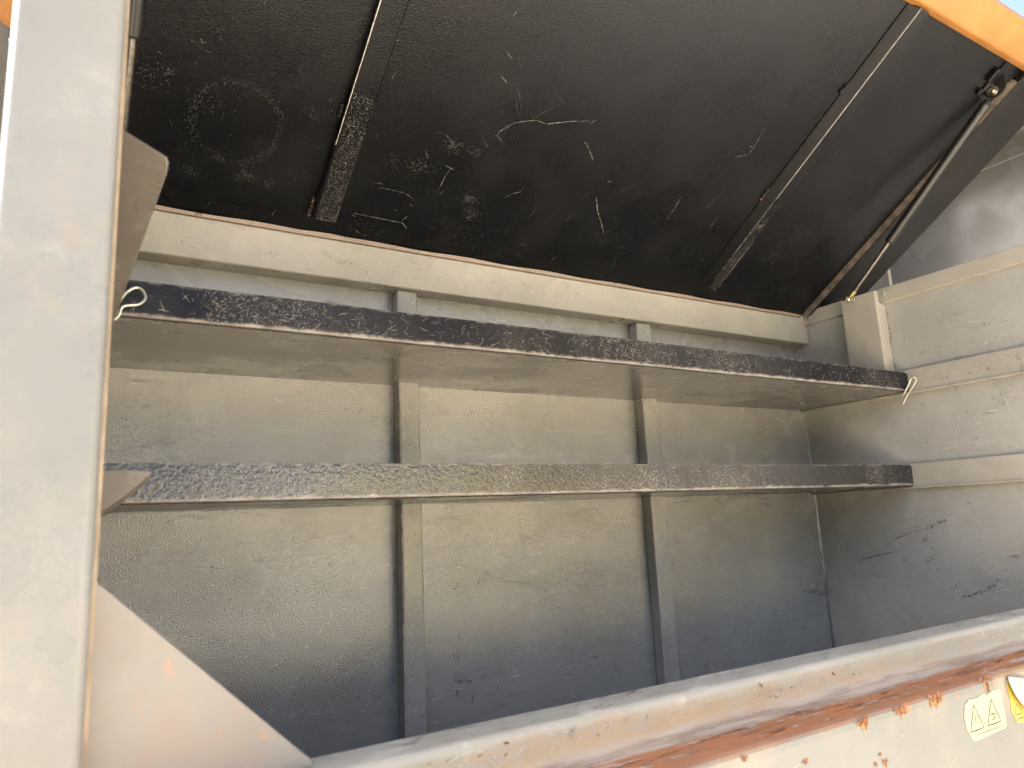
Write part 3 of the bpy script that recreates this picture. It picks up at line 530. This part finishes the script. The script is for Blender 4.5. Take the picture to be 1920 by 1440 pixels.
# ------------------------------------------------------------------ shelves
def shelf(name, zb, zt, yf, x0, x1, label, worn):
    root = empty(name, ((x0 + x1) / 2, yf / 2, zb), label, 'shelf')
    r = .0045
    prof = [(yf, zt), (yf, zb + r)]
    for i in range(1, 6): a = radians(180 + 90 * i / 6); prof.append((yf + r + r * cos(a), zb + r + r * sin(a)))
    prof += [(yf + r, zb), (yf + .006, zb), (yf + .006, zb + .003), (yf + .003, zb + .006), (yf + .003, zt)]
    bm = bmesh.new(); K = 90; prev = None
    # lip with very slight dents along its length
    for i in range(K + 1):
        x = x0 + (x1 - x0) * i / K; dy = .0008 * sin(i * .37) + RND.uniform(-.0002, .0002)
        cut = .006 if i in (0, K) else 0
        q = [bm.verts.new((x, y + dy, z - (cut if z > zt - .001 else 0))) for y, z in prof]
        if prev:
            for a in range(len(prof)): bm.faces.new((prev[a], prev[(a + 1) % len(prof)], q[(a + 1) % len(prof)], q[a]))
        else: bm.faces.new(q)
        prev = q
    bm.faces.new(prev[::-1])
    zl = root.location.z
    lip = link('front_lip', bm, lipmat('scuffed_black_lip', zb - zl, zt - zl, worn, .22 if zb > 0 else .9), root, label='scuffed black front lip')
    for p in lip.data.polygons: p.use_smooth = True
    lip.modifiers.new('es', 'EDGE_SPLIT').split_angle = radians(50)
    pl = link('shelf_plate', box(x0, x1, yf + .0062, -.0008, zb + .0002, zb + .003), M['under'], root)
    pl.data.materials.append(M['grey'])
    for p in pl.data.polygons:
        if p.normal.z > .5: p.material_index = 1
    return root, lip
su, lipu = shelf('upper_shelf', .1747, .2217, -.3067, XL + .001, -.004, 'upper steel shelf with a scuffed black front lip, tilting view of its brownish underside', 1.0)
sl, lipl = shelf('lower_shelf', -.0500, .0000, -.2834, XL + .001, .014 - .016, 'lower steel shelf with a worn silvery black front lip, just above the rear panels', 1.15)
# hair strokes on the lips
def lipstrokes(lip, root, zb, zt, yf, n, seed, mat, wmul=1):
    rnd = random.Random(seed); bm = bmesh.new(); fr = lambda a, b: Vector((a, yf - .0012, b))
    cl = [(rnd.uniform(XL, 0), rnd.uniform(.03, .12), rnd.uniform(-.8, .8)) for _ in range(16)]
    for i in range(n):
        if rnd.random() < .65: c = rnd.choice(cl); x = rnd.gauss(c[0], c[1]); ang = c[2] + rnd.gauss(0, .5)
        else: x = rnd.uniform(XL, 0); ang = rnd.uniform(-1.57, 1.57)
        if not XL + .02 < x < -.02: continue
        z = zb + .004 + (zt - zb - .008) * rnd.random() ** 1.3; L = rnd.uniform(.002, .016) * (1.6 if rnd.random() < .1 else 1)
        dx, dz = L * cos(ang), L * sin(ang)
        z2 = min(max(z + dz, zb + .003), zt - .002)
        stroke(bm, fr, [(x, z), (x + dx * .5, (z + z2) / 2 + rnd.uniform(-.001, .001)), (x + dx, z2)], rnd.uniform(.0003, .0009) * wmul, .7, rnd)
    link('scratches', bm, mat, root, kind='stuff')
lipstrokes(lipu, su, .1747, .2217, -.3067, 420, 3, M['speck2'], .6)
lipstrokes(lipl, sl, -.05, 0, -.2834, 300, 5, M['speck2'], .7)
# strokes on undersides
rnd = random.Random(12)
bm = bmesh.new()
for i in range(140):
    x = rnd.uniform(-1.6, -.05); y = rnd.uniform(-.30, -.06); L = rnd.uniform(.01, .05)
    stroke(bm, lambda a, b: Vector((a, b, .17455)), [(x, y), (x + L, y + rnd.uniform(-.006, .006))], rnd.uniform(.0003, .0008), .8, rnd)
link('scratches', bm, M['scr_dim'], su, kind='stuff')

# hair pins
pin = B['pinL']; pts = smoothline([(x, -.325 + .004 * sin(i * .5), z) for i, (x, z) in enumerate(pin)], 6)
o = link('hair_pin', tube(pts, .0016, n=10), M['wire'], None, smooth=True, loc=pts[-1])
tag(o, 'bent wire hair pin with a round loop at the left end of the upper shelf', 'hair pin', 'hair pins holding the upper shelf')
pin = B['pinR']; pts = smoothline([(-.034 + .006 * (i > 5), y, z) for i, (y, z) in enumerate(pin)], 6)
o = link('hair_pin', tube(pts, .0017, n=10), M['wire'], None, smooth=True, loc=pts[-1])
tag(o, 'narrow wire hair pin at the right end of the upper shelf, against the side rail', 'hair pin', 'hair pins holding the upper shelf')

# ------------------------------------------------------------------ lid (plane through the hinge, rising 32.5 degrees to the front)
TH = radians(32.5); LO = Vector((0, -.04, .435)); LD = Vector((0, -cos(TH), sin(TH))); LN = Vector((0, -sin(TH), -cos(TH)))   # LN points down, towards the viewer
def L(x, s, h=0.0): return LO + Vector((x, 0, 0)) + LD * s + LN * h
def lbox(x0, x1, s0, s1, h0, h1, bm=None):
    bm = bm or bmesh.new()
    v = [bm.verts.new(L(*p)) for p in ((x0, s0, h0), (x1, s0, h0), (x1, s1, h0), (x0, s1, h0), (x0, s0, h1), (x1, s0, h1), (x1, s1, h1), (x0, s1, h1))]
    for f in ((0, 1, 2, 3), (4, 5, 6, 7), (0, 1, 5, 4), (1, 2, 6, 5), (2, 3, 7, 6), (3, 0, 4, 7)): bm.faces.new([v[i] for i in f])
    return bm
SL = .735
lid = link('lid', lbox(-1.842, .127, -.004, SL, -.003, 0), M['black'], body, label='raised lid with black scratched textured underside')
def bar(x0, x1, s0, s1, h):
    # folded stiffener: rounded front end, steep left flank
    o = link('stiffener_bar', lbox(x0, x1, s0, s1, 0.0002, h), M['black'], lid, bevel=.0035, seg=3); return o
def hat(x0, x1, x2, x3, s0, s1, h):
    bm = prism([L(x0, s0 - .004, .0002), L(x1, s0, h), L(x2, s0, h), L(x3, s0 - .004, .0002)], LD * (s1 - s0))
    return link('stiffener_bar', bm, M['black'], lid, bevel=.003, seg=3)
hat(-1.4055, -1.4045, -1.364, -1.363, .052, .737, .018)
hat(-.457, -.4405, -.412, -.409, .062, .737, .022)
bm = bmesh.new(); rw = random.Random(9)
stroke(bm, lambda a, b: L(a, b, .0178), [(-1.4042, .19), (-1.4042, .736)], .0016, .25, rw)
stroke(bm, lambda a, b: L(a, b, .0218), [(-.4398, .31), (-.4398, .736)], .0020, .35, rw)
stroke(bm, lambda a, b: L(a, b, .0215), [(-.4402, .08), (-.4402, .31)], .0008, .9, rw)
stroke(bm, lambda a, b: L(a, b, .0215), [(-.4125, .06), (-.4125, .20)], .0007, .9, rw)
link('edge_highlight_wear', bm, flat('worn_edge_glint', (.45, .42, .38), .35, .3, .2, 90), lid, kind='stuff')  # crease highlight put in as pale strips, together with worn paint
link('rim_strip', lbox(-.014, .1265, .008, SL, .0003, .016), M['black_dusty'], lid, bevel=.0025, seg=2, label='dusty brown-black edge strip of the lid beside the gas strut')
link('rim_strip', lbox(-1.8415, -1.71, .008, SL, .0003, .016), M['black_dusty'], lid, bevel=.0025, seg=2)
bm = bmesh.new()
prism([L(-.0146, .01, 0), L(-.0146, .01, .0135), L(-.0205, .01, .0)], LD * .70, bm)
link('seam_bead', bm, flat('dusty_tan_seam', (.11, .085, .065), .7, 0, .5, 60, .6), lid)
# welds on the bars
for s0, s1 in ((.045, .075), (.235, .25),): beads(lid, M['black_dusty'], lambda a, b: L(a, b, .003), -1.408, s0, -1.408, s1, .004, .0045)
for s0, s1 in ((.30, .315), (.55, .565)): beads(lid, M['black_dusty'], lambda a, b: L(a, b, .003), -.4595, s0, -.4595, s1, .004, .004)
bm = bmesh.new()
for _ in range(40): s = RND.choice((.047, .05, .055, .06, .066, .30, .31)); x = (-1.4055 if s < .2 or RND.random() < .3 else -.459); dot(bm, lambda a, b: L(a - .003, b, .0035 + RND.random() * .004), x, s + RND.uniform(-.008, .008), RND.uniform(.001, .003))
link('rust_spots', bm, M['rust'], lid, kind='stuff')
# strut bracket on the lid
pb = [(-.046, .620), (-.046, .700), (-.060, .712), (-.100, .712), (-.1, .62)]
bk = link('lid_bracket', lbox(-.085, -.056, .668, .74, .0003, .004), M['black'], lid)
P = [Vector((-.060, y, z)) for y, z in [(-0.5816, 0.8133), (-0.5844, 0.8024), (-0.6011, 0.7812), (-0.6088, 0.7743), (-0.6182, 0.7716), (-0.6305, 0.7749), (-0.6396, 0.785), (-0.6413, 0.7956), (-0.6415, 0.8236), (-0.639, 0.8484)]]
pl_ = link('bracket_plate', prism(P, (.004, 0, 0)), flat('worn_black_plate', (.022, .019, .017), .4, 0, .3, 60, .2), lid, bevel=.001)
b_ = Vector((-.0602, -0.6142, 0.7880))
bm = cyl(b_, b_ + Vector((-.003, 0, 0)), .0115, 24); cyl(b_ + Vector((-.003, 0, 0)), b_ + Vector((-.009, 0, 0)), .0065, 6, bm)
link('bolt', bm, M['zinc'], lid, bevel=.0006)
bm = lbox(-.096, -.086, .655, .668, .0, .010); lbox(-.100, -.090, .685, .715, .0, .012, bm)
link('catch', bm, M['black'], lid, bevel=.002, seg=2)
# orange front hem of the lid
hem = [(SL - .004, .006), (SL + .008, .018), (SL + .055, .018), (SL + .070, .008), (SL + .075, -.010), (SL + .060, -.028), (SL + .0, -.028), (SL + .0005, -.006)]
bm = bmesh.new(); prev = None
prism([L(-1.86, s, h) for s, h in hem], (2.02, 0, 0), bm)
link('front_hem', bm, M['orange'], lid, bevel=.004, seg=3, label='orange painted front edge of the lid')

# lid scratches and specks, placed where the photograph shows them
bm = bmesh.new(); fr = lambda a, b: L(a, b, .0004)
for wd, pl2 in B['lid_marks']:
    d = (fr(*pl2[0]) - co.location).length
    stroke(bm, fr, pl2, wd * d / 1369.6 * .5, .9)
rnd = random.Random(21)
for i in range(120):
    x = rnd.uniform(-1.70, -.05); s = .02 + .45 * rnd.random() ** 1.8; L_ = rnd.uniform(.003, .022); a = rnd.gauss(.9, .5) if x > -1 else rnd.uniform(0, 3.1)
    stroke(bm, fr, [(x, s), (x + L_ * cos(a) * .5 + rnd.uniform(-.001, .001), s + L_ * sin(a) * .5), (x + L_ * cos(a), s + L_ * sin(a))], rnd.uniform(.0002, .0007), 1.0, rnd)
link('scratches', bm, M['scr_black'], lid, kind='stuff')
bm = bmesh.new()
c0, c1, c2 = B['lid_ring']; R1 = c1[0] - c0[0]; R2 = c0[1] - c2[1]
for i in range(620):
    a = rnd.uniform(0, 2 * pi); q = 1 + rnd.gauss(0, .055)
    if 1.9 < a < 2.2 and rnd.random() < .6: continue
    dot(bm, fr, c0[0] + R1 * q * cos(a), c0[1] + R2 * q * sin(a) * 1.05, rnd.uniform(.0003, .0009), rnd)
for (c, r, n) in B['lid_clusters']:
    for i in range(n): dot(bm, fr, c[0] + rnd.gauss(0, r * .5), c[1] + rnd.gauss(0, r * .35), rnd.uniform(.0003, .001), rnd)
for i in range(1600): dot(bm, fr, rnd.uniform(-1.7, -.02), .01 + .6 * rnd.random() ** 1.6, rnd.uniform(.0002, .0008), rnd)
link('dust_specks', bm, M['speck'], lid, kind='stuff')
bm = bmesh.new()
for i in range(1500):
    s = .045 + .24 * rnd.random() ** 1.5
    if s > .70: continue
    dot(bm, lambda a, b: L(a, b, .0184), rnd.uniform(-1.400, -1.364), s, rnd.uniform(.0003, .0010), rnd)
for i in range(420):
    s = .05 + .25 * rnd.random() ** 1.5
    dot(bm, lambda a, b: L(a, b, .0225), rnd.uniform(-.438, -.414), s, rnd.uniform(.0003, .0009), rnd)
for i in range(40):
    s = .05 + .2 * rnd.random(); x = rnd.uniform(-.437, -.425)
    stroke(bm, lambda a, b: L(a, b, .0225), [(x, s), (x + .012, s + rnd.uniform(-.01, .02))], .0006, .9, rnd)
link('dust_specks', bm, M['scr_black'], lid, kind='stuff')

# ------------------------------------------------------------------ scratches on walls
def marks(frm, light, dark, parent, rect, seed, nl, nd, dist_c, dens):
    rnd = random.Random(seed)
    bm = bmesh.new()
    for wd, pl2 in light: stroke(bm, frm, pl2, wd * (frm(*pl2[0]) - co.location).length / 1369.6 * .8, .95, rnd)
    a0, a1, b0, b1 = rect
    for i in range(nl):
        a = rnd.uniform(a0, a1); b = b0 + (b1 - b0) * dens(rnd.random()); L_ = rnd.uniform(.004, .035); an = rnd.choice((rnd.gauss(0, .2), rnd.uniform(0, 3.14)))
        cv = rnd.uniform(-.15, .15) * L_
        stroke(bm, frm, [(a, b), (a + L_ * cos(an) * .5 + cv, b + L_ * sin(an) * .5 + cv), (a + L_ * cos(an), b + L_ * sin(an))], rnd.uniform(.0004, .0010), 1.0, rnd)
    link('pale_scratches', bm, M['scr_dim'], parent, kind='stuff')
    bm = bmesh.new()
    for wd, pl2 in dark:
        d = (frm(*pl2[0]) - co.location).length / 1369.6
        if wd < 1.5: stroke(bm, frm, pl2, wd * d * .8, .9, rnd); continue
        # broken scuff: a swarm of short strokes along the line
        for j in range(len(pl2) - 1):
            (p0, q0), (p1, q1) = pl2[j], pl2[j + 1]; n = max(7, int(math.hypot(p1 - p0, q1 - q0) / .0016))
            for t in range(n):
                u = rnd.random(); a = p0 + (p1 - p0) * u + rnd.gauss(0, wd * d * .7); b = q0 + (q1 - q0) * u + rnd.gauss(0, wd * d * .7); l2 = rnd.uniform(.001, .004)
                stroke(bm, frm, [(a, b), (a + (p1 - p0) * .1 + rnd.uniform(-l2, l2), b + (q1 - q0) * .1 + rnd.uniform(-l2, l2))], rnd.uniform(.7, 1.7) * d * .8, .6, rnd)
    for i in range(nd):
        a = rnd.uniform(a0, a1); b = b0 + (b1 - b0) * dens(rnd.random()); n = rnd.choice((1, 1, 2, 3, 8))
        for t in range(n):
            l2 = rnd.uniform(.001, .006); a2 = a + rnd.gauss(0, .004); b2 = b + rnd.gauss(0, .003)
            stroke(bm, frm, [(a2, b2), (a2 + rnd.uniform(-l2, l2), b2 + rnd.uniform(-l2, l2))], rnd.uniform(.0006, .0019), .7, rnd)
    link('dark_scuffs', bm, M['scr_dark'], parent, kind='stuff')
marks(lambda a, b: Vector((a, -.0004, b)), B['back_light'], B['back_dark'], rear, (-1.68, -.02, -.40, .33), 31, 760, 260, None, lambda t: t ** 1.5)
marks(lambda a, b: Vector((-.0004, a, b)), B['right_light'], B['right_dark'], side, (-.6, -.03, -.32, .39), 41, 560, 170, None, lambda t: t ** 1.3)
bm = bmesh.new(); rw = random.Random(91)
for cx, cz, sx, sz, n in ((-1.36, -.33, .05, .02, 90), (-1.28, -.30, .03, .04, 70), (-.35, -.20, .08, .04, 90), (-.9, -.28, .12, .05, 120), (-.2, -.19, .05, .03, 60), (-1.0, -.13, .08, .03, 50)):
    for i in range(n):
        x = cx + rw.gauss(0, sx * .6); z = cz + rw.gauss(0, sz * .6); l_ = rw.uniform(.004, .022); an = rw.gauss(.3, .5)
        if -1.7 < x < -.04 and not -1.23 < x < -1.17 and not -.63 < x < -.57: stroke(bm, lambda a, b: Vector((a, -.0005, b)), [(x, z), (x + l_ * cos(an), z + l_ * sin(an))], rw.uniform(.0002, .0006), 1.0, rw)
link('rub_marks', bm, M['scr_light'], rear, kind='stuff')
bm = bmesh.new()
for (x, z, s) in ((-.055, .168, .004), (-.070, .1535, .005), (-.046, .168, .003), (-1.648, .2785, .003)):
    for i in range(7): dot(bm, lambda a, b: Vector((a, -.0006 - i * .00003, b)), x + rnd.gauss(0, s * .6), z + rnd.gauss(0, s * .35), rnd.uniform(.001, .0022), rnd)
for i in range(6): dot(bm, lambda a, b: Vector((-.0006, a, b)), -.058 + rnd.gauss(0, .003), -.066 + rnd.gauss(0, .005), .0015, rnd)
link('ochre_paint_spots', bm, M['yellowmark'], rear, kind='stuff')

def plainmarks(frm, parent, rect, seed, nl, nd, name='scuff_marks'):
    rnd = random.Random(seed)
    a0, a1, b0, b1 = rect
    for nm, mt, n in (('pale_scratches', M['scr_dim'], nl), ('dark_scuffs', M['scr_dark'], nd)):
        bm = bmesh.new()
        for i in range(n):
            a = rnd.uniform(a0, a1); b = rnd.uniform(b0, b1)
            for t in range(rnd.choice((1, 1, 3))):
                L_ = rnd.uniform(.001, .009); an = rnd.uniform(0, 3.14); a2 = a + rnd.gauss(0, .004); b2 = b + rnd.gauss(0, .003)
                e0 = min(max(a2 + L_ * cos(an), a0), a1); e1 = min(max(b2 + L_ * sin(an), b0), b1); a2 = min(max(a2, a0), a1); b2 = min(max(b2, b0), b1)
                if rnd.random() < .3: dot(bm, frm, a2, b2, rnd.uniform(.0005, .0018), rnd)
                elif math.hypot(e0 - a2, e1 - b2) > .0005: stroke(bm, frm, [(a2, b2), (e0, e1)], rnd.uniform(.0005, .0014), .8, rnd)
        link(nm, bm, mt, parent, kind='stuff')
kids = {o.name: o for o in body.children}
plainmarks(lambda a, b: Vector((a, -.0441, b)), kids['top_beam'], (-1.66, -.03, .363, .424), 51, 260, 70)
plainmarks(lambda a, b: Vector((a, -.0304, b)), kids['rear_rib'], (-1.218, -1.188, -.42, .35), 52, 190, 60)
plainmarks(lambda a, b: Vector((a, -.0304, b)), kids['rear_rib.001'], (-.617, -.583, -.36, .35), 53, 170, 60)
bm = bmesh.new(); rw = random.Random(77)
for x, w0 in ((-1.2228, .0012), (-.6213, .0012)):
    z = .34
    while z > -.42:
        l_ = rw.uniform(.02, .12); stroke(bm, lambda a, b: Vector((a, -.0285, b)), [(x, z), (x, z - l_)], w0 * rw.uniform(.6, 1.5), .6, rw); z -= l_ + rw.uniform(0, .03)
link('edge_highlight_wear', bm, M['scr_light'], body, kind='stuff')  # pale strokes paint the highlight and wear on the rib creases
plainmarks(lambda a, b: Vector((-.0172, a, b)), kids['shelf_rail'], (-.59, -.32, .185, .222), 54, 60, 12)
# ------------------------------------------------------------------ gas struts
def gas_strut(x, a, b, t0):
    A, Bp = Vector((x, *a)), Vector((x, *b)); d = (Bp - A).normalized(); Lh = (Bp - A).length
    root = bpy.data.objects.new('gas_strut', None); C.objects.link(root); root.parent = body; root.location = A - body.location
    r1 = .0050; J = A + d * t0
    link('piston_rod', cyl(A + d * .022, J, r1, 20), M['chrome'], root, smooth=False)
    for p in root.children[-1].data.polygons: p.use_smooth = len(p.vertices) == 4
    bm = tube([J - d * .0, J + d * .001, J + d * .004, Bp - d * .022, Bp - d * .018, Bp - d * .012], [.007, .010, .0108, .0108, .009, .006], None, 28)
    link('cylinder', bm, M['strut'], root)
    for p in root.children[-1].data.polygons: p.use_smooth = len(p.vertices) == 4
    root.children[-1].modifiers.new('es', 'EDGE_SPLIT').split_angle = radians(40)
    link('end_fitting', cyl(A + d * .004, A + d * .026, .0062, 12), M['brass'], root)
    bm = bmesh.new(); bmesh.ops.create_uvsphere(bm, u_segments=16, v_segments=10, radius=.0085, matrix=Matrix.Translation(A))
    bm2 = cyl(A + Vector((-.010, 0, 0)), A + Vector((-.017, 0, 0)), .0075, 6, bm)
    link('ball_stud', bm, M['zinc'], root, bevel=.0006)
    link('nut', cyl(A + Vector((.006, -.012, -.002)), A + Vector((-.006, -.016, -.004)), .006, 6), M['zinc'], root, bevel=.0008)
    return root
gs = gas_strut(-.055, (-.209, .4300), (-.609, .783), .166)
gs['label'] = 'black gas strut with steel rod on the right side of the lid'
gs2 = gas_strut(-1.7075, (-.205, .4300), (-.600, .772), .162)
gs2['label'] = 'black gas strut partly hidden behind the front post'

# ------------------------------------------------------------------ neighbouring bays, seen past the lid
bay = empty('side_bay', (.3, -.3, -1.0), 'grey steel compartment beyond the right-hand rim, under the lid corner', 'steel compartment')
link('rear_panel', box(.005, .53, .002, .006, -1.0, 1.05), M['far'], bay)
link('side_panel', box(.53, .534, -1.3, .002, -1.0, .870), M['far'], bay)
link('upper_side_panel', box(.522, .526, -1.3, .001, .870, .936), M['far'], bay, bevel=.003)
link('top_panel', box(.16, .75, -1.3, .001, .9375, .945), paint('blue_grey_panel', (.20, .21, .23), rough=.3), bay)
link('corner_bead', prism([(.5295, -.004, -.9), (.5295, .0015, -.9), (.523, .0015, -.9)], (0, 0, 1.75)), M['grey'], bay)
bayl = empty('side_bay', (-2.3, 0, -1.0), 'grey steel panel glimpsed to the left of the front post', 'steel compartment')
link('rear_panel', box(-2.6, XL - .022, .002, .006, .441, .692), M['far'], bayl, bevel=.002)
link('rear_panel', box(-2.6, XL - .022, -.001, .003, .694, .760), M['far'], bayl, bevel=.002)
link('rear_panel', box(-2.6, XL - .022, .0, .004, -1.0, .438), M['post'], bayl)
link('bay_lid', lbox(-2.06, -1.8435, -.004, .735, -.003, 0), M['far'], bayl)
bm = prism([(-1.95, -.34, .571), (-1.8442, -.34, .5096), (-1.8288, -.34, .5006), (-1.815, -.34, .4926), (-1.8160, -.34, .72), (-1.95, -.34, .72)], (0, .012, 0))
o = link('orange_fascia', bm, M['orange'], None, loc=(-1.86, -.34, .6)); tag(o, 'orange painted panel corner at the upper left, beside the post', 'body panel')
# added yard, unseen behind the viewer, to shape bounce light and paint sheen
bm = bmesh.new(); rnd = random.Random(3)
for i in range(1500):
    a = radians(rnd.choice((rnd.uniform(95, 125), rnd.uniform(-120, -4)))); d = rnd.uniform(9, 13); h = (3.4 if a > 0 else 1.5) * (1 + .3 * sin(a * 7))
    c = Vector((-1 + d * sin(a), -.6 - d * cos(a), -1.6 + rnd.random() * h))
    m = Matrix.Translation(c) @ Matrix.Rotation(rnd.uniform(0, 6), 4, Vector((rnd.random(), rnd.random(), 1)).normalized())
    bmesh.ops.create_cone(bm, cap_ends=False, segments=5, radius1=rnd.uniform(.5, 1.1), radius2=.1, depth=.5, matrix=m)
hd = link('reflection_hedge', bm, flat('dark_foliage', (.035, .05, .02), .8, 0, .4, 3), None); hd['kind'] = 'stuff'; hd['label'] = 'dark green hedge added behind the viewer, out of view'; hd['category'] = 'reflection_hedge'  # unseen foliage, added to darken low reflections and block sky
def wedge(nm, cx, cy, cz, wd, ln, mat, label):  # tilted sunlit panel, added unseen to put sheen on the rear wall
    n = Vector((-.5, .6, .62)).normalized(); u = Vector((0, 0, 1)).cross(n).normalized(); v = n.cross(u).normalized(); c = Vector((cx, cy, cz))
    top = [c - u * wd / 2 - v * ln / 2, c + u * wd / 2 - v * ln / 2, c + u * wd / 2 + v * ln / 2, c - u * wd / 2 + v * ln / 2]
    bm = bmesh.new(); a = [bm.verts.new(p) for p in top]; b = [bm.verts.new((p.x, p.y, p.z - .06)) for p in top]
    bm.faces.new(a); bm.faces.new(b[::-1])
    for k in range(4): bm.faces.new((a[k], a[(k + 1) % 4], b[(k + 1) % 4], b[k]))
    o = link(nm, bm, mat, None); tag(o, label, 'stack')
    link('base', prism([(p.x, p.y, -1.62) for p in top], (0, 0, 1.62 + top[0].z - .07)), M['tarmac'], o)
wh = flat('white_reflector', (.86, .85, .82), .6, 0, .04, 2)
wedge('sheen_panel', .15, -5.2, -.22, .95, 1.15, wh, 'white reflector panel added behind the viewer, the larger one')
wedge('sheen_panel', -1.2, -5.4, -.15, .6, .7, wh, 'white reflector panel added behind the viewer, the smaller one')
wedge('sheen_panel', 1.1, -5.0, -.20, .85, .9, flat('yellow_reflector', (.85, .70, .20), .6, 0, .04, 2), 'yellow reflector panel added behind the viewer')
bh = link('bounce_building', box(-7, 7, -.2, .2, -1.62, .7), flat('brown_render', (.13, .105, .08), .85, 0, .1, 2), None)  # unseen building, added to block low sky and shape the bounce
link('bounce_upper_wall', box(-7, 7, -.15, .15, .7, 6.0), flat('brick_render', (.20, .185, .16), .85, 0, .06, 2), bh)  # paler upper part, added to throw light onto the upper walls
bh.rotation_euler.z = radians(-125); bh.location = (9.0, -8.0, 0)
tag(bh, 'brown building added out of view for bounce light', 'building')
